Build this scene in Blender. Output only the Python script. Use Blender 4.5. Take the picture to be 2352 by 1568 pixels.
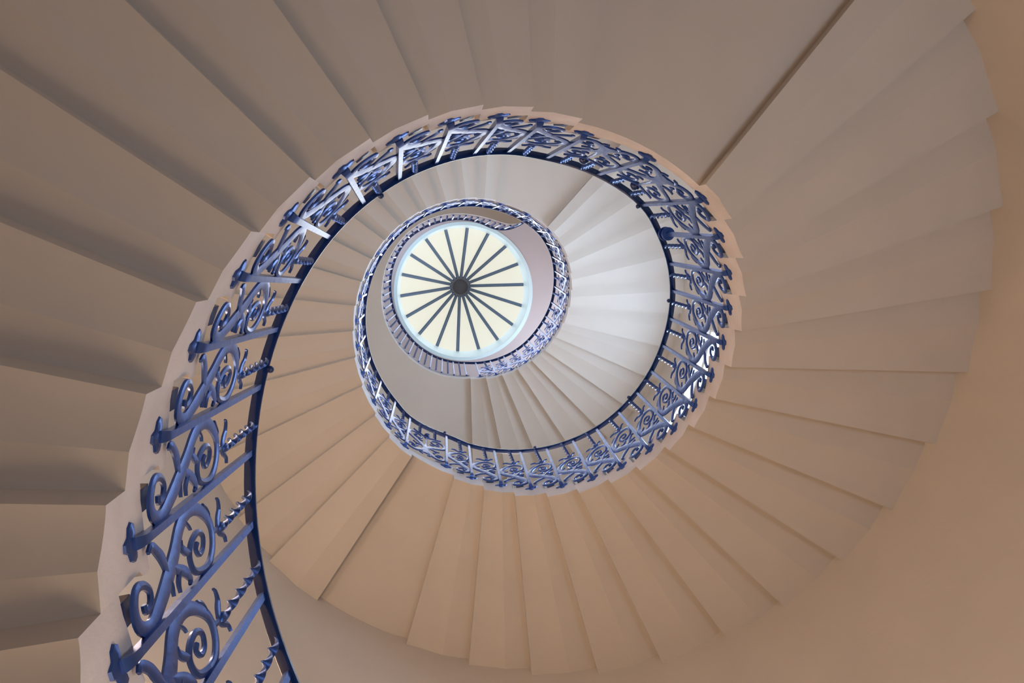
import bpy, bmesh, math, random
from mathutils import Vector, Matrix

for o in list(bpy.data.objects):
    bpy.data.objects.remove(o)
SC = bpy.context.scene
COL = SC.collection
S = 1.2                    # metres per unit of well radius; all plan data below is in well radii

# ---------------------------------------------------------------- camera, looking almost straight up the well
F = 1609.07
CX, CY = -0.40354, -0.49329
ROT = [[0.9939423, -0.0135144, -0.1090691], [0.0, 0.9924108, -0.1229667], [0.1099031, 0.1222218, 0.9863991]]
cd = bpy.data.cameras.new('camera')
cam = bpy.data.objects.new('camera', cd)
COL.objects.link(cam)
cd.sensor_width = 36.0
cd.lens = 36.0 * F / 2352.0
cd.clip_start = 0.05
cd.clip_end = 200
r0, r1, r2 = [Vector(r) for r in ROT]
cam.matrix_world = Matrix(((r0.x, -r1.x, -r2.x, CX * S), (r0.y, -r1.y, -r2.y, CY * S), (r0.z, -r1.z, -r2.z, 0.0), (0, 0, 0, 1)))
SC.camera = cam

# ---------------------------------------------------------------- light and exposure
SC.view_settings.view_transform = 'Standard'
SC.view_settings.look = 'None'
SC.view_settings.exposure = 0.0
SC.view_settings.gamma = 1.0
SC.view_settings.use_curve_mapping = False
world = bpy.data.worlds.new('world')
SC.world = world
world.use_nodes = True
world.node_tree.nodes['Background'].inputs[0].default_value = (0.55, 0.7, 1.0, 1)
world.node_tree.nodes['Background'].inputs[1].default_value = 0.6

def lamp(name, kind, loc, power, color, size=1.0, to=None, **kw):
    l = bpy.data.lights.new(name, kind)
    l.energy = power
    l.color = color
    if kind == 'AREA':
        l.shape = 'DISK'
        l.size = size
    else:
        l.shadow_soft_size = size
    for k, v in kw.items():
        setattr(l, k, v)
    o = bpy.data.objects.new(name, l)
    COL.objects.link(o)
    o.location = [c * S for c in loc]
    if to is not None:
        o.rotation_euler = (Vector([c * S for c in to]) - o.location).to_track_quat('-Z', 'Y').to_euler()
    return o

WARM = (1.0, 0.66, 0.37)
COOL = (0.78, 0.87, 1.0)
lamp('hall_bounce_fill', 'POINT', (-0.5, 1.0, -0.5), 26, (1.0, 0.68, 0.42), 0.3)  # added warm fill, stands in for bounce off the hall floor
lamp('low_warm_fill', 'POINT', (0.15, 0.85, 0.6), 42, (1.0, 0.73, 0.49), 0.38)  # added warm fill evening out the undersides, no known fixture
LAMPS = [(150, 2.0, 2.1, 56, WARM), 
         (186, 2.0, 2.9, 36, (1.0, 0.72, 0.48)), (98, 2.0, 5.3, 52, (1.0, 0.82, 0.64)), (195, 2.0, 6.7, 18, (1.0, 0.80, 0.62))]  # added fills for the left and upper undersides, no known fixtures here
for _a, _r, _z, _p, _c in LAMPS:
    lamp('wall_and_fill_lamp', 'POINT', (_r * math.cos(math.radians(_a)), _r * math.sin(math.radians(_a)), _z), _p, _c, 0.15)
lamp('daylight_sun', 'SUN', (0, 0, 16), 13.0, (0.88, 0.94, 1.0), 0.1, to=(0.3, 0.5, 0), angle=math.radians(55))
lamp('low_cool_fill', 'AREA', (2.05 * math.cos(math.radians(335)), 2.05 * math.sin(math.radians(335)), -0.25), 34, (0.52, 0.75, 1.0), 1.1, to=(0.4, -0.5, 1.4))  # added cool fill for the top and right undersides, no known window
lamp('ceiling_fill', 'AREA', (1.9, 0.9, 9.0), 24, (1.0, 0.93, 0.90), 0.8, to=(0, 0, 10.7))  # added fill aimed at the ceiling, source unseen

# ---------------------------------------------------------------- survey data of the stair (angles in degrees, radii in well radii)
J0 = -14
TT = [162.88, 173.27, 183.92, 194.21, 204.15, 214.79, 225.43, 235.57, 245.76, 256.45, 266.46, 278.59, 294.33, 310.33, 321.81, 332.73, 342.55, 352.59, 362.89, 373.45, 383.23, 393.53, 404.28, 414.61, 425.53, 436.22, 446.8, 457.52, 467.74, 486.35, 495.56, 506.36, 518.03, 528.08, 537.68, 547.38, 557.47, 568.33, 578.45, 588.19, 599.3, 609.87, 620.76, 631.52, 642.26, 657.91, 672.73, 682.57, 692.31, 701.93, 712.28, 723.54, 734.35, 745.06, 756.76, 768.12, 779.0, 789.92, 801.42]
LEAN = [3.63, 3.15, 2.68, 2.54, 2.52, 2.36, 2.41, 2.79, 2.93, 2.66, 2.06, 1.31, 1.11, 1.31, 1.24, 1.32, 1.95, 2.54, 2.84, 2.96, 2.92, 2.64, 2.37, 2.22, 1.79, 1.42, 1.18, 1.02, 0.67, 0.24, 0.25, -0.15, -0.34, 0.52, 1.26, 1.67, 1.78, 1.48, 1.61, 2.02, 2.01, 1.93, 1.47, 0.82, 0.61, 0.48, 1.28, 2.72, 3.29, 3.37, 3.16, 2.66, 2.28, 1.69, 0.95, 0.44, 0.38, 0.37, -0.18]
RT = [0.971, 0.967, 0.964, 0.964, 0.966, 0.969, 0.97, 0.971, 0.972, 0.976, 0.982, 0.988, 0.991, 0.994, 0.999, 1.006, 1.011, 1.012, 1.012, 1.015, 1.02, 1.025, 1.027, 1.026, 1.023, 1.02, 1.019, 1.019, 1.016, 1.013, 1.015, 1.02, 1.023, 1.023, 1.022, 1.02, 1.018, 1.014, 1.011, 1.008, 1.006, 1.005, 1.006, 1.011, 1.017, 1.025, 1.036, 1.044, 1.042, 1.029, 1.012, 0.996, 0.979, 0.967, 0.962, 0.959, 0.957, 0.955, 0.955]
RF = [0.979, 0.98, 0.98, 0.979, 0.978, 0.978, 0.978, 0.979, 0.981, 0.98, 0.977, 0.975, 0.974, 0.974, 0.979, 0.987, 0.996, 1.003, 1.01, 1.017, 1.022, 1.023, 1.024, 1.026, 1.029, 1.03, 1.03, 1.029, 1.027, 1.025, 1.022, 1.017, 1.01, 1.005, 1.003, 1.003, 1.001, 1.001, 1.001, 0.999, 0.996, 0.996, 0.999, 1.005, 1.01, 1.014, 1.019, 1.024, 1.025, 1.023, 1.019, 1.014, 1.009, 1.003, 0.998, 0.997, 0.999, 1.0, 1.0]
FOOT0, RISE, RAIL = 2.8486, 0.1368, 0.8001
RIDGE_M = {-13: 172.42, -12: 182.47, -11: 192.65, -10: 203.1, -9: 213.28, -8: 223.66, -7: 234.29, -6: 244.68, -5: 255.12, -4: 265.47, -3: 276.73, 0: 318.97, 1: 330.01, 2: 340.74, 3: 350.71, 4: 361.45, 5: 371.81, 6: 382.44, 7: 392.38, 8: 403.15, 9: 412.86, 10: 423.34, 11: 433.41, 12: 444.03, 13: 454.39, 14: 465.42, 16: 493.7}
JF, JL = -18, 44            # first and last step built
FLAT = {-3, -2, 14, 30, 31}  # no riser between j and j+1

def level(j):
    n = 0
    for i in range(0, j):
        n += i not in FLAT
    for i in range(j, 0):
        n -= i not in FLAT
    return n

BAR = {}
for i in range(len(TT)):
    BAR[J0 + i] = (TT[i], LEAN[i], RT[i], RF[i])
for j in range(J0 - 1, JF - 1, -1):
    BAR[j] = (BAR[j + 1][0] - (9.5 if j > -16 else 10.2), 3.3, 0.972, 0.979)
BAR[45] = (BAR[44][0] + 10.8, 0.0, 0.955, 1.0)
foot = lambda j: FOOT0 + RISE * level(j)
base = lambda j: foot(j) - 0.2094        # height of the lowest back edge (ridge) under step j

def ridge(j):
    if j in RIDGE_M:
        return RIDGE_M[j]
    if j in (-1, 32):
        return ridge(j + 1) - 10.6
    if j == 15:
        return RIDGE_M[16] - 10.9
    if j == 45:
        return 808.2
    b = BAR[j]
    return b[0] + b[1] - 3.5

def cyl(a, r, z):
    a = math.radians(a)
    return Vector((r * math.cos(a), r * math.sin(a), z)) * S

def lerp(a, b, t):
    return a + (b - a) * t

WALL_T = [(0, 2.25), (12, 2.265), (30, 2.28), (75, 2.28), (95, 2.256), (105, 2.24), (133, 2.2), (160, 2.2), (200, 2.22), (260, 2.23), (300, 2.225), (320, 2.228), (340, 2.24), (360, 2.25)]
def wall_r(a):
    a = a % 360
    for (a0, w0), (a1, w1) in zip(WALL_T, WALL_T[1:]):
        if a <= a1:
            t = (a - a0) / (a1 - a0)
            t = t * t * (3 - 2 * t)
            return lerp(w0, w1, t)

def stone_r(j, fr):           # radius of the stone ends facing the well
    r = lambda q: BAR[max(JF, min(45, q))][3] + 0.005
    x = j + fr - 0.33
    q = math.floor(x)
    return lerp(r(q), r(q + 1), x - q)

# ---------------------------------------------------------------- materials
def mat(name, color, rough=0.6, metal=0.0, coat=0.0, spec=0.5, bump=0.0, bscale=20.0, var=0.0, vscale=3.0, color2=None, emit=None, estr=0.0, ior=1.5, crough=0.1):
    m = bpy.data.materials.new(name)
    m.use_nodes = True
    nt = m.node_tree
    n, l = nt.nodes, nt.links
    b = n['Principled BSDF']
    b.inputs['Base Color'].default_value = (*color, 1)
    b.inputs['Roughness'].default_value = rough
    b.inputs['Metallic'].default_value = metal
    b.inputs['IOR'].default_value = ior
    b.inputs['Coat Weight'].default_value = coat
    b.inputs['Coat Roughness'].default_value = crough
    b.inputs['Specular IOR Level'].default_value = spec
    tc = n.new('ShaderNodeTexCoord')
    if var > 0:
        no = n.new('ShaderNodeTexNoise')
        no.inputs['Scale'].default_value = vscale
        no.inputs['Detail'].default_value = 6
        l.new(tc.outputs['Object'], no.inputs['Vector'])
        rp = n.new('ShaderNodeValToRGB')
        rp.color_ramp.elements[0].position = 0.3
        rp.color_ramp.elements[1].position = 0.7
        c2 = color2 or tuple(c * (1 - var) for c in color)
        rp.color_ramp.elements[0].color = (*c2, 1)
        rp.color_ramp.elements[1].color = (*color, 1)
        l.new(no.outputs['Fac'], rp.inputs['Fac'])
        l.new(rp.outputs['Color'], b.inputs['Base Color'])
    if bump > 0:
        n2 = n.new('ShaderNodeTexNoise')
        n2.inputs['Scale'].default_value = bscale
        n2.inputs['Detail'].default_value = 5
        l.new(tc.outputs['Object'], n2.inputs['Vector'])
        bp = n.new('ShaderNodeBump')
        bp.inputs['Strength'].default_value = bump
        bp.inputs['Distance'].default_value = 0.01
        l.new(n2.outputs['Fac'], bp.inputs['Height'])
        l.new(bp.outputs['Normal'], b.inputs['Normal'])
    if emit:
        b.inputs['Emission Color'].default_value = (*emit, 1)
        b.inputs['Emission Strength'].default_value = estr
    return m

def mix_clear(m, fac):
    nt = m.node_tree
    out = nt.nodes['Material Output']
    tr = nt.nodes.new('ShaderNodeBsdfTransparent')
    mx = nt.nodes.new('ShaderNodeMixShader')
    mx.inputs[0].default_value = fac
    nt.links.new(nt.nodes['Principled BSDF'].outputs[0], mx.inputs[1])
    nt.links.new(tr.outputs[0], mx.inputs[2])
    nt.links.new(mx.outputs[0], out.inputs[0])

PLASTER = mat('painted_plaster', (0.60, 0.545, 0.495), 0.85, bump=0.12, bscale=30, var=0.06, vscale=2.0, spec=0.2)
SOFFIT = mat('painted_stone_underside', (0.60, 0.545, 0.495), 0.85, bump=0.1, bscale=26, var=0.05, vscale=2.5, spec=0.2)
STONE = mat('bare_stone', (0.74, 0.69, 0.70), 0.6, bump=0.25, bscale=40, var=0.2, vscale=5, color2=(0.60, 0.55, 0.555))
IRON = mat('blue_painted_iron', (0.024, 0.082, 0.34), 0.35, metal=0.75, coat=0.55, crough=0.25, bump=0.3, bscale=22, ior=1.5)
NAVY = mat('navy_painted_iron', (0.003, 0.024, 0.13), 0.3, metal=0.1, coat=0.3, bump=0.1, bscale=60)
CEIL = mat('ceiling_paint', (0.60, 0.49, 0.48), 0.9, var=0.05, vscale=1.0, spec=0.2)
CURB = mat('skylight_curb_paint', (0.72, 0.84, 0.86), 0.6)
RIBM = mat('grey_rib_paint', (0.16, 0.21, 0.30), 0.55)
HUBM = mat('grey_hub_paint', (0.17, 0.17, 0.20), 0.6, var=0.2, vscale=8)
DISC = mat('hub_disc_paint', (0.085, 0.078, 0.09), 0.7)
GLASS = mat('milky_skylight_glass', (0.4, 0.4, 0.35), 0.4, emit=(1.0, 0.93, 0.70), estr=0.70)
mix_clear(GLASS, 0.45)
PANE = mat('bright_window_pane', (0.8, 0.85, 0.9), 0.3, emit=(0.54, 0.75, 1.0), estr=10.5)
FILL_PANE = mat('added_fill_pane', (0.8, 0.85, 0.9), 0.3, emit=(0.60, 0.79, 1.0), estr=3.6)  # glow of the unseen window added over the landing
FLOORM = mat('stone_floor', (0.35, 0.27, 0.2), 0.5, var=0.3, vscale=2)

# ---------------------------------------------------------------- mesh helpers
class MB:
    def __init__(s):
        s.v, s.f, s.m = [], [], []
    def add(s, vs, fs, mi=0):
        o = len(s.v)
        s.v += [Vector(v) for v in vs]
        s.f += [tuple(i + o for i in f) for f in fs]
        s.m += [mi] * len(fs)
    def loft(s, rings, closed=False, cap=True, mi=0):
        n = len(rings[0])
        vs = [v for r in rings for v in r]
        fs = []
        R = len(rings)
        for i in range(R if closed else R - 1):
            a, b = i * n, ((i + 1) % R) * n
            for k in range(n):
                k2 = (k + 1) % n
                fs.append((a + k, a + k2, b + k2, b + k))
        if cap and not closed:
            fs.append(tuple(range(n - 1, -1, -1)))
            fs.append(tuple((R - 1) * n + k for k in range(n)))
        s.add(vs, fs, mi)
    def box(s, c, ax, ay, az, hx, hy, hz, mi=0):
        c = Vector(c)
        vs = [c + ax * (sx * hx) + ay * (sy * hy) + az * (sz * hz) for sz in (-1, 1) for sy in (-1, 1) for sx in (-1, 1)]
        s.add(vs, [(0, 2, 3, 1), (4, 5, 7, 6), (0, 1, 5, 4), (2, 6, 7, 3), (0, 4, 6, 2), (1, 3, 7, 5)], mi)
    def ball(s, c, r, nu=10, nv=7, squash=1.0, mi=0):
        c = Vector(c)
        rings = []
        for i in range(nv + 1):
            p = math.pi * i / nv
            rr = max(math.sin(p), 0.02) * r
            rings.append([c + Vector((rr * math.cos(2 * math.pi * k / nu), rr * math.sin(2 * math.pi * k / nu), -math.cos(p) * r * squash)) for k in range(nu)])
        s.loft(rings, mi=mi)
    def build(s, name, mats, loc=(0, 0, 0), parent=None, smooth=25):
        loc = Vector(loc)
        me = bpy.data.meshes.new(name)
        me.from_pydata([v - loc for v in s.v], [], s.f)
        for m in (mats if isinstance(mats, (list, tuple)) else [mats]):
            me.materials.append(m)
        me.polygons.foreach_set('material_index', s.m)
        bm = bmesh.new()
        bm.from_mesh(me)
        bmesh.ops.recalc_face_normals(bm, faces=bm.faces)
        bm.to_mesh(me)
        bm.free()
        if smooth:
            me.shade_smooth()
            me.set_sharp_from_angle(angle=math.radians(smooth))
        me.update()
        o = bpy.data.objects.new(name, me)
        COL.objects.link(o)
        if parent:
            o.parent = parent
        else:
            o.location = loc
        return o

def tag(o, label, cat, group=None):
    o['label'] = label
    o['category'] = cat
    if group:
        o['group'] = group
    return o

def struct(o, label):
    o['kind'] = 'structure'
    o['label'] = label
    return o

def spline(pts, n=6):
    out = []
    P = [Vector(p) for p in pts]
    for i in range(len(P) - 1):
        p0 = P[i - 1] if i else P[0] * 2 - P[1]
        p1, p2 = P[i], P[i + 1]
        p3 = P[i + 2] if i + 2 < len(P) else P[-1] * 2 - P[-2]
        for k in range(n):
            t = k / n
            out.append(0.5 * ((2 * p1) + (p2 - p0) * t + (2 * p0 - 5 * p1 + 4 * p2 - p3) * t * t + (3 * p1 - p0 - 3 * p2 + p3) * t ** 3))
    out.append(P[-1])
    return out

ORD = ['', 'first', 'second', 'third', 'fourth', 'fifth', 'sixth', 'seventh', 'eighth', 'ninth', 'tenth', 'eleventh', 'twelfth', 'thirteenth', 'fourteenth', 'fifteenth', 'sixteenth', 'seventeenth', 'eighteenth', 'nineteenth', 'twentieth',
       'twenty-first', 'twenty-second', 'twenty-third', 'twenty-fourth', 'twenty-fifth', 'twenty-sixth', 'twenty-seventh', 'twenty-eighth', 'twenty-ninth', 'thirtieth']

def where(j):
    if j <= -4:
        return ORD[-3 - j] + ' below the outer upper-right landing', 'lowest flight'
    if 0 <= j <= 13:
        return ORD[j + 1] + ' above the outer upper-right landing', 'outer right flight'
    if 15 <= j <= 29:
        return ORD[j - 14] + ' above the lower-left landing', 'inner left flight'
    if j == -1:
        return 'at the upper end of the outer upper-right landing', 'outer right flight'
    if j == 32:
        return 'at the upper end of the small inner landing', 'topmost flight'
    return ORD[j - 32] + ' above the small inner landing', 'topmost flight'

# ---------------------------------------------------------------- steps and landings
def curve_a(t):
    return 0.09 + 0.0468 * (1 - (1 - t) ** 1.7)

PROFILE = [(-0.075, 0.283), (-0.085, 0.275), (-0.085, 0.255), (-0.07, 0.247), (0.0, 0.240), (0.0, 0.078), (0.41, 0.090)]
PROFILE += [(0.41 + 0.59 * t, curve_a(t)) for t in (0.1, 0.22, 0.36, 0.52, 0.7, 0.86)] + [(1.0, 0.1368)]
PROFILE += [(1.0, 0.283)]
NR = 5

def radial_solid(pts, zb, name, label, group, rin, thing=True):
    """pts: closed section [(angle, z, fr)] swept along the radius from the well face to the wall"""
    mb = MB()
    rings = []
    n = len(pts)
    for i in range(NR + 1):
        t = i / NR
        ring = []
        for (a, z, fr) in pts:
            ri = rin(fr)
            ro = wall_r(a) + 0.006
            ring.append(cyl(a, lerp(ri, ro, t), z))
        rings.append(ring)
    vs = [v for r in rings for v in r]
    fs, ms = [], []
    for i in range(NR):
        for k in range(n):
            k2 = (k + 1) % n
            fs.append((i * n + k, i * n + k2, (i + 1) * n + k2, (i + 1) * n + k))
    mb.add(vs, fs, 0)
    mb.add(rings[0], [tuple(range(n))], 1)
    mb.add(rings[-1], [tuple(range(n))], 0)
    a0, z0, f0 = pts[0]
    o = mb.build(name, [SOFFIT, STONE], loc=cyl(pts[0][0], 1.6, zb), smooth=12)
    return o

def step(j):
    p0, p1 = ridge(j), ridge(j + 1)
    b = base(j)
    pts = []
    prof = PROFILE + [(f, 0.283) for f in (0.75, 0.5, 0.25, 0.05)]
    for fr, z in prof:
        pts.append((lerp(p0, p1, fr), b + z, fr))
    o = radial_solid(pts, b, 'stone_step', '', '', lambda fr: stone_r(j, fr))
    w, fl = where(j)
    tag(o, 'cantilevered stone step with cream painted underside, ' + w, 'step', 'stone steps of the ' + fl)

def landing(ja, jb, label):
    """ja: step number where the landing starts, jb: the first step above it; its last block is the stone jb-1"""
    b = base(ja)
    p0, pe, pn = ridge(ja), ridge(jb - 1), ridge(jb)
    w = 10.5
    pts = []
    A = lambda x: p0 + x * w
    pts += [(A(-0.075), 0.283), (A(-0.085), 0.275), (A(-0.085), 0.255), (A(-0.07), 0.247), (A(0), 0.240), (A(0), 0.078), (A(0.41), 0.090)]
    for k in range(1, 9):
        t = k / 8
        pts.append((lerp(A(0.41), pe, t), 0.09 + 0.058 * t ** 0.8))
    pts.append((pe + 0.02, 0.086))
    W2 = pn - pe
    pts += [(pe + 0.41 * W2, 0.092)] + [(pe + W2 * (0.41 + 0.59 * t), 0.0022 + curve_a(t)) for t in (0.2, 0.45, 0.7)] + [(pn, 0.1368), (pn, 0.283)]
    pts += [(pe + 0.3 * W2, 0.283), (pe + 0.28 * W2, 0.232)]
    for k in range(1, 8):
        pts.append((lerp(pe, A(1.0), k / 8), 0.232))
    pts += [(A(0.72), 0.232), (A(0.70), 0.283), (A(0.3), 0.283)]
    span = jb - ja
    pts = [(a, b + z, (a - p0) / (pn - p0) * span) for a, z in pts]
    o = radial_solid(pts, b, 'stone_landing', '', '', lambda fr: stone_r(ja, fr))
    tag(o, label, 'landing')
    return o

for j in range(JF, -3):
    step(j)
landing(-3, 0, 'wide flat quarter landing of the outer turn at upper right, cream underside')
for j in range(0, 14):
    step(j)
landing(14, 16, 'flat landing at lower left, cream underside lit warm brown')
for j in range(16, 30):
    step(j)
landing(30, 33, 'small pale landing of the inner turn, upper right of the skylight')
for j in range(33, 45):
    step(j)

# gallery slab at the head of the stair
EDGE = [(448.2, 1.012), (460, 1.02), (472, 1.028), (485, 1.032), (498, 1.034), (510, 1.036), (522, 1.04), (535, 1.036), (548, 1.03), (560, 1.034), (572, 1.036), (584, 1.034), (595, 1.028), (606, 1.014),
        (617, 0.996), (628, 0.976), (638, 0.961), (648, 0.96), (656, 0.972), (661.4, 1.012), (665.3, 1.085), (668, 1.2), (670, 1.4), (671.5, 1.7), (672.5, 2.0), (673.3, 2.225)]
gb = foot(44) + 0.012
gt = foot(44) + 0.073 + RISE
ed = spline([(a, r, 0) for a, r in EDGE], 3)
ed = [(p.x, p.y) for p in ed]
mb = MB()
nR = 6
rings = []
for a, r in ed:
    w = wall_r(a) + 0.006
    r = min(r, w - 0.004)
    rings.append([cyl(a, r, gb), cyl(a, r, gt - 0.03), cyl(a, r - 0.012, gt - 0.028), cyl(a, r - 0.012, gt), cyl(a, w, gt), cyl(a, w, gb)])
o = MB()
o.loft(rings, mi=0)
for i in range(len(o.f)):
    k = i % 6
    if i < (len(rings) - 1) * 6 and k in (0, 1, 2):
        o.m[i] = 1
g = o.build('gallery_landing', [SOFFIT, STONE], loc=cyl(540, 1.6, gb), smooth=20)
tag(g, 'crescent shaped gallery floor at the top of the stair, plain grey-cream underside', 'landing')

# ---------------------------------------------------------------- iron balusters
def bar_at(j, v):
    """point on the line of baluster j, v above its foot level: (angle, radius)"""
    t, ln, rt, rf = BAR[j]
    q = v / RAIL
    return t + ln * (1 - q), lerp(rf - 0.006, rt, max(0, min(1, q)))

PLATE = [(-.042, .010), (-.037, .020), (-.027, .015), (-.016, .009), (-.006, .016), (.006, .016), (.016, .009), (.027, .015), (.037, .020), (.042, .010), (.034, -.004), (.018, -.010), (.008, -.026), (-.008, -.026), (-.018, -.010), (-.034, -.004)]

def sect(c, u, w, hu, hw):
    return [c + u * hu + w * hw, c - u * hu + w * hw, c - u * hu - w * hw, c + u * hu - w * hw]

def frame(a):
    a = math.radians(a)
    return Vector((math.cos(a), math.sin(a), 0)), Vector((-math.sin(a), math.cos(a), 0))

def baluster(j):
    f = foot(j)
    t, ln, rt, rf = BAR[j]
    mb = MB()
    rings = []
    h = 0.0088 * S
    for v, dr, k in ((-0.002, 0.008, 1.5), (0.008, 0.0, 1.35), (0.022, -0.006, 1.15), (0.05, -0.008, 1.0), (0.25, -0.006, 1), (0.5, -0.003, 1), (RAIL + 0.002, 0.0, 0.95)):
        a, r = bar_at(j, v)
        er, et = frame(a)
        rings.append(sect(cyl(a, r + dr, f + v), er, et, h * k, h * k))
    mb.loft(rings)
    root = mb.build('iron_baluster', IRON, loc=cyl(t + ln, rf, f), smooth=30)
    a = t + ln
    er, et = frame(a)
    fr = 0.33
    face = stone_r(j, fr) - 0.001
    c = cyl(a, face, f)
    pl = MB()
    R0 = [c + et * x * S + Vector((0, 0, z * S)) for x, z in PLATE]
    R1 = [c - er * 0.007 * S + et * x * 0.92 * S + Vector((0, 0, z * 0.92 * S)) for x, z in PLATE]
    R2 = [c - er * 0.011 * S + et * x * 0.55 * S + Vector((0, 0, z * 0.55 * S)) for x, z in PLATE]
    pl.loft([R0, R1, R2])
    pl.build('foot_plate', IRON, loc=root.location, parent=root, smooth=30)
    if j in (-2, 31):
        tag(root, 'straight iron baluster at the middle of the ' + ('outer' if j == -2 else 'inner') + ' upper-right landing', 'baluster', 'balusters of the winding stair')
    elif j in (-3, -1, 30, 32, 14):
        d = {-3: 'lower end of the outer upper-right landing', -1: 'upper end of the outer upper-right landing', 30: 'lower end of the small inner landing', 32: 'upper end of the small inner landing', 14: 'lower end of the lower-left landing'}[j]
        tag(root, 'straight iron baluster at the ' + d, 'baluster', 'balusters of the winding stair')
    else:
        w, fl = where(j)
        tag(root, 'straight blue iron baluster, ' + w, 'baluster', 'balusters of the winding stair')
    if j == 0:
        for v, rad, nm in ((0.715, 0.036, 'clamp_disc'), (0.665, 0.034, 'clamp_disc'), (0.69, 0.016, 'clamp_core')):
            a, r = bar_at(j, v)
            m2 = MB()
            hh = 0.004 if nm == 'clamp_disc' else 0.022
            cc = cyl(a, r, f + v)
            m2.loft([[cc + Vector((math.cos(q * math.pi / 12) * rad * s_ * S, math.sin(q * math.pi / 12) * rad * s_ * S, z * S)) for q in range(24)] for z, s_ in ((-hh, 0.92), (-hh * 0.6, 1), (hh * 0.6, 1), (hh, 0.92))])
            m2.build(nm, IRON, loc=root.location, parent=root)
    return root

# scroll panels: strokes (u, v, width); u 0..1 from the lower baluster to the next, v in well radii above the lower foot
MAIN = [(.34, .116, .014), (.26, .118, .017), (.29, .142, .018), (.42, .150, .018), (.54, .126, .020), (.53, .098, .022), (.34, .078, .026), (.16, .083, .032), (.075, .118, .036), (.17, .165, .040), (.33, .222, .046), (.56, .288, .046), (.80, .338, .042),
        (.90, .393, .038), (.83, .450, .034), (.64, .498, .032), (.45, .512, .028), (.24, .493, .023), (.10, .452, .021), (.085, .407, .020), (.17, .362, .020), (.36, .357, .019), (.50, .381, .018), (.56, .424, .017), (.47, .452, .015), (.33, .438, .014), (.29, .408, .013), (.38, .397, .013), (.44, .412, .014)]
LEAVES = [('acanthus_leaf', [(.44, .238, .020), (.62, .226, .030), (.74, .212, .026), (.84, .190, .022), (.80, .176, .010)]),
          ('acanthus_leaf', [(.45, .265, .016), (.37, .285, .026), (.25, .322, .030), (.13, .334, .020), (.08, .322, .006)]),
          ('acanthus_leaf', [(.32, .295, .014), (.22, .275, .018), (.10, .268, .006)]),
          ('acanthus_leaf', [(.40, .235, .012), (.26, .242, .018), (.13, .238, .005)]),
          ('bud_leaf', [(.42, .362, .012), (.46, .345, .022), (.55, .331, .020), (.64, .333, .006)]),
          ('hook_leaf', [(.60, .500, .012), (.66, .512, .014), (.76, .502, .014), (.83, .486, .010)]),
          ('tendril', [(.86, .36, .010), (.74, .385, .009), (.66, .39, .005)])]
PETALS = [[(.40, .512, .016), (.385, .535, .014), (.375, .56, .018)], [(.38, .548, .016), (.50, .566, .022), (.60, .586, .018), (.72, .590, .008), (.77, .584, .005)], [(.37, .548, .016), (.31, .556, .020), (.22, .578, .014), (.13, .574, .005)]]

# mirrored bay of a landing, U from -1 to 1 about its middle
BAY_LOW = [(.0, .115, .05), (.16, .10, .046), (.34, .062, .040), (.56, .030, .032), (.78, .028, .028), (.90, .055, .024), (.88, .105, .022), (.72, .128, .020), (.56, .120, .018), (.50, .098, .015), (.60, .082, .013), (.70, .092, .012)]
BAY_UP = [(.0, .175, .05), (.12, .215, .044), (.34, .262, .038), (.62, .295, .034), (.84, .325, .030), (.92, .375, .026), (.84, .430, .023), (.60, .462, .021), (.36, .450, .019), (.24, .415, .018), (.30, .372, .016), (.50, .360, .015), (.64, .380, .014), (.60, .408, .012), (.48, .410, .011)]
BAY_LEAF = [[(.20, .235, .014), (.34, .205, .024), (.50, .195, .020), (.66, .205, .006)], [(.30, .06, .012), (.22, .030, .018), (.10, .018, .006)], [(.44, .125, .012), (.40, .155, .020), (.52, .170, .006)], [(.40, .340, .010), (.30, .322, .018), (.18, .325, .005)]]

def panel_pt(j, u, v, dr):
    """u across the bay between baluster j and j+1"""
    z = foot(j) + v
    v1 = z - foot(j + 1)
    a0, q0 = bar_at(j, v)
    a1, q1 = bar_at(j + 1, v1)
    return cyl(lerp(a0, a1, u), lerp(q0, q1, u) + dr - 0.004, z)

def ribbon(mb, j, pts, W, n=4, th=0.0036, dome=0.0016):
    P = spline(pts, n)
    m = len(P)
    XY = [Vector((p.x * W, p.y)) for p in P]
    rings = []
    for i in range(m):
        d = XY[min(i + 1, m - 1)] - XY[max(i - 1, 0)]
        if d.length < 1e-6:
            d = Vector((1, 0))
        d.normalize()
        nrm = Vector((-d.y, d.x))
        w = max(P[i].z * 0.9, 0.003) / 2
        L, R, C = XY[i] + nrm * w, XY[i] - nrm * w, XY[i]
        ring = []
        for q, dr in ((L, th), (L, -th * 0.6), (C, -th - dome), (R, -th * 0.6), (R, th)):
            ring.append(panel_pt(j, q.x / W, q.y, dr))
        rings.append(ring)
    mb.loft(rings)

def bay_width(j):
    return math.radians(BAR[j + 1][0] - BAR[j][0])

def twist(j, u, v0, u1, v1, turns, name, parent, hw=0.0135, ht=0.0024, n=34):
    mb = MB()
    rings = []
    for i in range(n + 1):
        t = i / n
        c = panel_pt(j, lerp(u, u1, t), lerp(v0, v1, t), 0.0)
        a = math.atan2(c.y, c.x)
        er, et = Vector((math.cos(a), math.sin(a), 0)), Vector((-math.sin(a), math.cos(a), 0))
        q = t * turns * 2 * math.pi
        x = et * math.cos(q) + er * math.sin(q)
        y = er * math.cos(q) - et * math.sin(q)
        rings.append(sect(c, x, y, hw * S, ht * S))
    mb.loft(rings)
    return mb.build(name, IRON, loc=parent.location, parent=parent, smooth=50)

def rail_v(j, u):
    """height of the rail underside above foot(j) inside bay j"""
    z0, z1 = foot(j) + RAIL, foot(j + 1) + RAIL
    return lerp(z0, z1, u) - foot(j)

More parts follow.
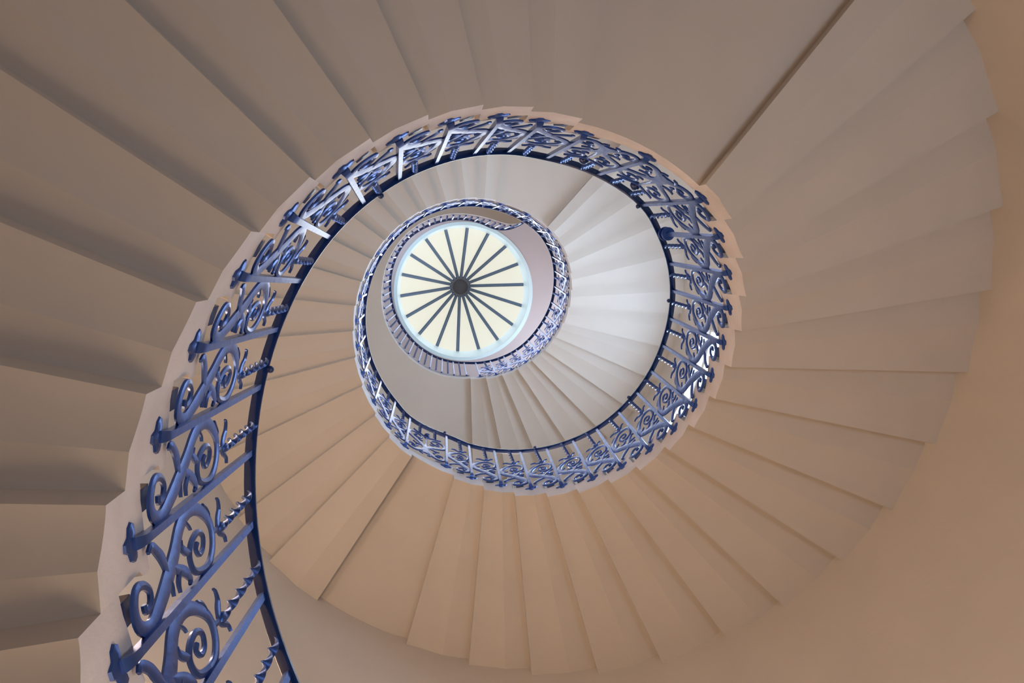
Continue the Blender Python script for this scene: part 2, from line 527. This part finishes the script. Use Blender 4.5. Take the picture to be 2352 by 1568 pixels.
def panel(j):
    W = bay_width(j)
    f = foot(j)
    rnd = random.Random(j * 7 + 3)
    top = rail_v(j, 0.4) + 0.001
    mb = MB()
    k = 0.94 + 0.08 * rnd.random()
    main = [(u, v * k + 0.006, w) for u, v, w in MAIN]
    ribbon(mb, j, main, W, 4)
    root = mb.build('scroll_panel', IRON, loc=panel_pt(j, 0.5, 0.08, 0), smooth=35)
    for nm, lf in LEAVES:
        m2 = MB()
        ribbon(m2, j, [(u, v * k + 0.006 + 0.006 * (rnd.random() - .5), w) for u, v, w in lf], W, 3, th=0.003)
        m2.build(nm, IRON, loc=root.location, parent=root, smooth=35)
    m2 = MB()
    for lf in PETALS:
        ribbon(m2, j, [(u, v * k + 0.006, w) for u, v, w in lf], W, 3, th=0.0032)
    m2.ball(panel_pt(j, .375, .565 * k + 0.006, 0), 0.013 * S, squash=1.5)
    m2.build('tulip_flower', IRON, loc=root.location, parent=root, smooth=35)
    twist(j, .375, .57 * k, .42, top, 2.3 + 0.4 * rnd.random(), 'twisted_bar', root)
    # square fixing block standing on the tread behind the bottom scroll
    m2 = MB()
    pa = ridge(j + 1) - 0.26 * (ridge(j + 1) - ridge(j))
    r = stone_r(j, 0.78)
    er, et = frame(pa)
    m2.box(cyl(pa, r + 0.012, f + 0.092), er, et, Vector((0, 0, 1)), 0.013 * S, 0.024 * S, 0.0195 * S)
    m2.build('fixing_block', NAVY, loc=root.location, parent=root, smooth=0)
    w, fl = where(j)
    tag(root, 'blue wrought iron scroll and tulip panel, ' + w, 'scrollwork', 'tulip scroll panels')

def bay(j):
    W = bay_width(j)
    mb = MB()
    half = W / 2
    for sg in (-1, 1):
        for st in (BAY_LOW, BAY_UP):
            ribbon(mb, j, [(0.5 + sg * u / 2, v + 0.03, w) for u, v, w in st], W, 4)
    ribbon(mb, j, [(0.5, .09, .05), (0.5, .15, .065), (0.5, .215, .05), (0.5, .30, .02), (0.5, .42, .012), (0.5, .56, .010)], W, 4)
    root = mb.build('landing_scroll_panel', IRON, loc=panel_pt(j, 0.5, 0.08, 0), smooth=35)
    for sg in (-1, 1):
        for lf in BAY_LEAF:
            m2 = MB()
            ribbon(m2, j, [(0.5 + sg * u / 2, v + 0.03, w) for u, v, w in lf], W, 3, th=0.003)
            m2.build('acanthus_leaf', IRON, loc=root.location, parent=root, smooth=35)
        m2 = MB()
        ribbon(m2, j, [(0.5, .50, .014), (0.5 + sg * .08, .515, .02), (0.5 + sg * .16, .535, .02), (0.5 + sg * .22, .56, .012)], W, 3)
        ribbon(m2, j, [(0.5 + sg * .16, .53, .014), (0.5 + sg * .28, .545, .02), (0.5 + sg * .36, .56, .006)], W, 3)
        m2.build('tulip_flower', IRON, loc=root.location, parent=root, smooth=35)
        uu = 0.5 + sg * .2
        twist(j, uu, .55, uu, rail_v(j, uu) + 0.001, 2.2, 'twisted_bar', root)
    m2 = MB()
    m2.ball(panel_pt(j, .5, .55, 0), 0.024 * S, 14, 9)
    m2.build('round_knob', NAVY, loc=root.location, parent=root)
    d = {-3: 'lower half of the outer upper-right landing', -2: 'upper half of the outer upper-right landing', 30: 'lower half of the small inner landing', 31: 'upper half of the small inner landing', 14: 'lower-left landing'}[j]
    tag(root, 'mirrored iron scroll panel with round knob, ' + d, 'scrollwork', 'mirrored landing panels')

JB = -16
for j in range(JB, JL + 1):
    baluster(j)
for j in range(JB, JL):
    if j in FLAT:
        bay(j)
    else:
        panel(j)

# ---------------------------------------------------------------- handrails
def rail_mesh(path, name, hw=0.0165, ht=0.016):
    """path: (angle, radius, z underside)"""
    P = spline(path, 5)
    pts = [cyl(p.x, p.y, p.z) for p in P]
    mb = MB()
    rings = []
    prof = [(-1.0, 0.12), (-0.86, 0.0), (0.86, 0.0), (1.0, 0.12), (1.0, 0.62), (0.7, 0.92), (0.0, 1.0), (-0.7, 0.92), (-1.0, 0.62)]
    for i, p in enumerate(pts):
        d = pts[min(i + 1, len(pts) - 1)] - pts[max(i - 1, 0)]
        d.z = 0
        d.normalize()
        side = Vector((d.y, -d.x, 0))
        rings.append([p + side * (x * hw * S) + Vector((0, 0, z * ht * S)) for x, z in prof])
    mb.loft(rings)
    return mb.build(name, NAVY, loc=pts[len(pts) // 2], smooth=40)

path = []
for j in range(JB - 1, JL + 1):
    path.append((BAR[j][0], BAR[j][2], foot(j) + RAIL))
zg = foot(44) + RAIL + 0.105
GR = [(809.5, 0.953), (819, 0.957), (832, 0.958), (845, 0.956), (858, 0.957), (870, 0.960), (882, 0.968), (894, 0.977), (906, 0.990), (918, 1.004), (930, 1.014), (943, 1.018), (955, 0.992), (967, 0.980), (978, 0.968), (989, 0.955), (1000, 0.939), (1011, 0.922)]
GR[12] = (955, 0.999)
path += [(809.5, 0.953, zg - 0.03), (819, 0.957, zg)] + [(a, r, zg) for a, r in GR[2:]]
path += [(1018, 0.945, zg), (1024, 1.014, zg), (1028, 1.12, zg), (1030, 1.24, zg), (1031.2, 1.42, zg), (1032, 1.7, zg), (1032.8, 2.0, zg), (1033.3, 2.222, zg)]
rail = rail_mesh(path, 'handrail')
tag(rail, 'continuous dark navy iron handrail winding up the open well to the gallery', 'handrail')
for a, z in ((186.9, 2.45), (229.5, 3.04), (309.8, 3.6), (345.9, 3.94), (386.4, 4.46), (429.7, 5.01), (468.8, 5.43)):
    best = min(path, key=lambda q: abs(q[0] - a))
    i = path.index(best)
    q0 = path[i] if path[i][0] <= a else path[i - 1]
    q1 = path[path.index(q0) + 1]
    t = (a - q0[0]) / (q1[0] - q0[0])
    c = cyl(a, lerp(q0[1], q1[1], t) - 0.021, lerp(q0[2], q1[2], t) + 0.008)
    m = MB()
    m.ball(c, 0.0125 * S, 12, 8)
    m.build('round_stud', NAVY, loc=rail.location, parent=rail)

# gallery balustrade: plain bars with twisted bars between
gpath = [q for q in path if q[0] >= 801]
def gal_r(a):
    for q0, q1 in zip(gpath, gpath[1:]):
        if q0[0] <= a <= q1[0]:
            return lerp(q0[1], q1[1], (a - q0[0]) / (q1[0] - q0[0]))
def edge_r(a):
    a = a - 360
    for q0, q1 in zip(ed, ed[1:]):
        if q0[0] <= a <= q1[0]:
            return lerp(q0[1], q1[1], (a - q0[0]) / (q1[0] - q0[0]))
    return ed[-1][1]
angs = []
a = 810.5
while a < 1029.5:
    angs.append(a)
    a += 4.45 * (1.0 if a < 1010 else 0.8 if a < 1022 else 0.33)
for i, a in enumerate(angs):
    rt, rb = gal_r(a), max(edge_r(a) - 0.022, gal_r(a) - 0.02)
    er, et = frame(a)
    n = i // 2 + 1
    mb = MB()
    if i % 2 == 0:
        h = 0.0085 * S
        mb.loft([sect(cyl(a, rb + 0.006, gt - 0.06), er, et, h, h), sect(cyl(a, rb, gt - 0.03), er, et, h, h), sect(cyl(a, lerp(rb, rt, 0.5), (gt + zg) / 2), er, et, h, h), sect(cyl(a, rt, zg + 0.002), er, et, h, h)])
        o = mb.build('gallery_baluster', IRON, loc=cyl(a, rb, gt))
        tag(o, 'plain iron bar of the gallery railing, %s clockwise from the head of the stair' % ORD[n], 'baluster', 'plain bars of the gallery railing')
    else:
        rings = []
        N = 64
        for k in range(N + 1):
            t = k / N
            q = t * 5.5 * 2 * math.pi
            x = et * math.cos(q) + er * math.sin(q)
            y = er * math.cos(q) - et * math.sin(q)
            rings.append(sect(cyl(a, lerp(rb, rt, t), lerp(gt - 0.05, zg + 0.002, t)), x, y, 0.0115 * S, 0.0022 * S))
        mb.loft(rings)
        o = mb.build('twisted_baluster', IRON, loc=cyl(a, rb, gt), smooth=50)
        tag(o, 'spiral twisted bar of the gallery railing, %s clockwise from the head of the stair' % ORD[n], 'baluster', 'twisted bars of the gallery railing')

# ---------------------------------------------------------------- the shell: wall, floor, ceiling, windows
ZF, ZC = -1.1, 10.7
WIN = {1: (5, 38, 4.85, 6.72), 3: (24, 52, 9.1, 10.3), 4: (205, 233, 9.2, 10.3), 5: (286, 314, 4.1, 5.8)}  # all but the first are unseen windows, added for their light
aa = sorted(set([i * 4 for i in range(91)] + [w[0] for w in WIN.values()] + [w[1] for w in WIN.values()]))
zz = sorted(set([ZF, ZC, 0.9, 2.2, 3.4, 7.7, 8.8] + [w[2] for w in WIN.values()] + [w[3] for w in WIN.values()]))
mb = MB()
idx = {}
for lay, dr in ((0, 0.0), (1, 0.18)):
    for i, a in enumerate(aa[:-1]):
        for k, z in enumerate(zz):
            idx[lay, i, k] = len(mb.v)
            mb.v.append(cyl(a, wall_r(a) + dr, z))
NA = len(aa) - 1
def hole(i, k):
    am, zm = (aa[i] + aa[i + 1]) / 2, (zz[k] + zz[k + 1]) / 2
    return any(w[0] < am < w[1] and w[2] < zm < w[3] for w in WIN.values())
for i in range(NA):
    i2 = (i + 1) % NA
    for k in range(len(zz) - 1):
        if hole(i, k):
            continue
        for lay in (0, 1):
            mb.f.append((idx[lay, i, k], idx[lay, i2, k], idx[lay, i2, k + 1], idx[lay, i, k + 1]))
            mb.m.append(0)
        for (ii, kk, e) in ((i, k + 1, ((i, k + 1), (i2, k + 1))), (i, k - 1, ((i, k), (i2, k))), ((i + 1) % NA, k, ((i2, k), (i2, k + 1))), ((i - 1) % NA, k, ((i, k), (i, k + 1)))):
            if kk < 0 or kk >= len(zz) - 1 or hole(ii, kk):
                (p, q), (r, s_) = e
                mb.f.append((idx[0, p, q], idx[0, r, s_], idx[1, r, s_], idx[1, p, q]))
                mb.m.append(0)
o = mb.build('wall_round', PLASTER, loc=(0, 0, ZF * S), smooth=35)
struct(o, 'cream plastered round wall of the stairwell, warm brown at lower right')

for n, (a0, a1, z0, z1) in WIN.items():
    fr = MB()
    R = wall_r((a0 + a1) / 2) + 0.10
    def seg(aA, aB, zA, zB, r=R, t=0.02, m=8):
        rings = []
        for i in range(m + 1):
            a = lerp(aA, aB, i / m)
            rings.append([cyl(a, r - t, zA), cyl(a, r - t, zB), cyl(a, r + t, zB), cyl(a, r + t, zA)])
        return rings
    fw = 0.035
    da = math.degrees(fw / R)
    fr.loft(seg(a0, a1, z0, z0 + fw)); fr.loft(seg(a0, a1, z1 - fw, z1))
    fr.loft(seg(a0, a0 + da, z0, z1, m=1)); fr.loft(seg(a1 - da, a1, z0, z1, m=1))
    am = (a0 + a1) / 2
    fr.loft(seg(am - da / 3, am + da / 3, z0, z1, m=1))
    fr.loft(seg(a0, a1, (z0 + z1) / 2 - 0.012, (z0 + z1) / 2 + 0.012))
    root = fr.build('window_%d' % n, PLASTER, loc=cyl(am, R, z0), smooth=30)
    struct(root, {1: 'bright daylit window behind the outer right flight', 3: 'unseen window added for light, upper drum on the right', 4: 'unseen window added for light, upper drum on the left', 5: 'unseen window added for cool light, over the outer upper-right landing'}[n])
    pn = MB()
    pn.loft(seg(a0, a1, z0, z1, r=R + 0.012, t=0.004))
    pn.build('pane', FILL_PANE if n == 5 else PANE, loc=root.location, parent=root, smooth=30)

mb = MB()
N = 90
vs = [cyl(a * 4, wall_r(a * 4) + 0.18, ZF) for a in range(N)] + [cyl(a * 4, wall_r(a * 4) + 0.18, ZF - 0.15) for a in range(N)]
mb.add(vs, [tuple(range(N)), tuple(range(N, 2 * N))] + [(i, (i + 1) % N, N + (i + 1) % N, N + i) for i in range(N)])
struct(mb.build('floor', FLOORM, loc=(0, 0, ZF * S), smooth=0), 'stone floor of the hall below the stair')

# ceiling with the round skylight opening
RC, RR = (0.0413, 0.0723), 1.005
def ringpt(a, r, z, c=RC):
    a = math.radians(a)
    return Vector(((c[0] + r * math.cos(a)) * S, (c[1] + r * math.sin(a)) * S, z * S))
mb = MB()
rings = []
for i in range(N):
    a = i * 4
    w = wall_r(a) + 0.18
    rings.append([ringpt(a, RR + 0.03, ZC), cyl(a, lerp(1.05, w, 0.35), ZC), cyl(a, w, ZC), cyl(a, w, ZC + 0.2), ringpt(a, RR + 0.03, ZC + 0.2)])
mb.loft(rings, closed=True)
struct(mb.build('ceiling', CEIL, loc=(0, 0, ZC * S), smooth=20), 'pinkish ceiling around the round skylight')

GC, GRr, GZ = (0.0358, 0.0686), 0.979, 11.15
HC, HZ = (0.0351, 0.0551), 12.1
mb = MB()
rings = []
for i in range(N):
    a = i * 4
    rings.append([ringpt(a, RR, ZC - 0.01), ringpt(a, RR + 0.05, ZC - 0.012), ringpt(a, RR + 0.05, ZC + 0.5), ringpt(a, GRr + 0.06, GZ + 0.12, GC), ringpt(a, GRr + 0.012, GZ + 0.05, GC), ringpt(a, GRr, GZ - 0.01, GC), ringpt(a, RR, ZC + 0.02)])
mb.loft(rings, closed=True)
sky = mb.build('window_2', CURB, loc=(0, 0, ZC * S), smooth=30)
struct(sky, 'round conical glass skylight with pale curb at the top of the well')
A0 = 14.2
def cone(a, t, off=0.0):
    """t=0 at the curb, 1 at the hub"""
    c = (lerp(GC[0], HC[0], t), lerp(GC[1], HC[1], t))
    return ringpt(a, lerp(GRr + 0.01, 0.12, t), lerp(GZ, HZ, t) + off, c)
for k in range(18):
    a = A0 + k * 20
    m = MB()
    top = [cone(a + 20 * i / 5, t, 0.03) for t in (0, 1) for i in range(6)]
    topb = [v + Vector((0, 0, 0.012 * S)) for v in top]
    fs = []
    for i in range(5):
        fs += [(i, i + 1, 7 + i, 6 + i), (12 + i, 13 + i, 19 + i, 18 + i)]
    fs += [(0, 6, 18, 12), (5, 11, 23, 17)] + [(i, i + 1, 13 + i, 12 + i) for i in range(5)] + [(6 + i, 7 + i, 19 + i, 18 + i) for i in range(5)]
    m.add(top + topb, fs)
    m.build('glass_pane', GLASS, loc=sky.location, parent=sky, smooth=30)
    m = MB()
    er, et = frame(a)
    hw = 0.0255 * S
    for t0, t1, w, o0, o1 in ((0.012, 0.985, hw, -0.012, 0.03), (0.012, 0.985, hw * 0.5, -0.03, -0.011)):
        rings = []
        for t in (t0, 0.5, t1):
            c0, c1 = cone(a, t, o0), cone(a, t, o1)
            rings.append([c0 - et * w, c0 + et * w, c1 + et * w, c1 - et * w])
        m.loft(rings)
    m.build('glazing_rib', RIBM, loc=sky.location, parent=sky, smooth=0)
m = MB()
rings = []
for i in range(48):
    a = i * 7.5
    rings.append([ringpt(a, 0.128, HZ - 0.05, HC), ringpt(a, 0.15, HZ - 0.065, HC), ringpt(a, 0.178, HZ - 0.06, HC), ringpt(a, 0.182, HZ + 0.03, HC), ringpt(a, 0.12, HZ + 0.05, HC)])
m.loft(rings, closed=True)
m.build('hub_ring', HUBM, loc=sky.location, parent=sky, smooth=30)
m = MB()
m.loft([[ringpt(i * 7.5, r, z, HC) for i in range(48)] for r, z in ((0.129, HZ + 0.03), (0.129, HZ - 0.04), (0.09, HZ - 0.046), (0.01, HZ - 0.048))])
m.build('hub_disc', DISC, loc=sky.location, parent=sky, smooth=30)
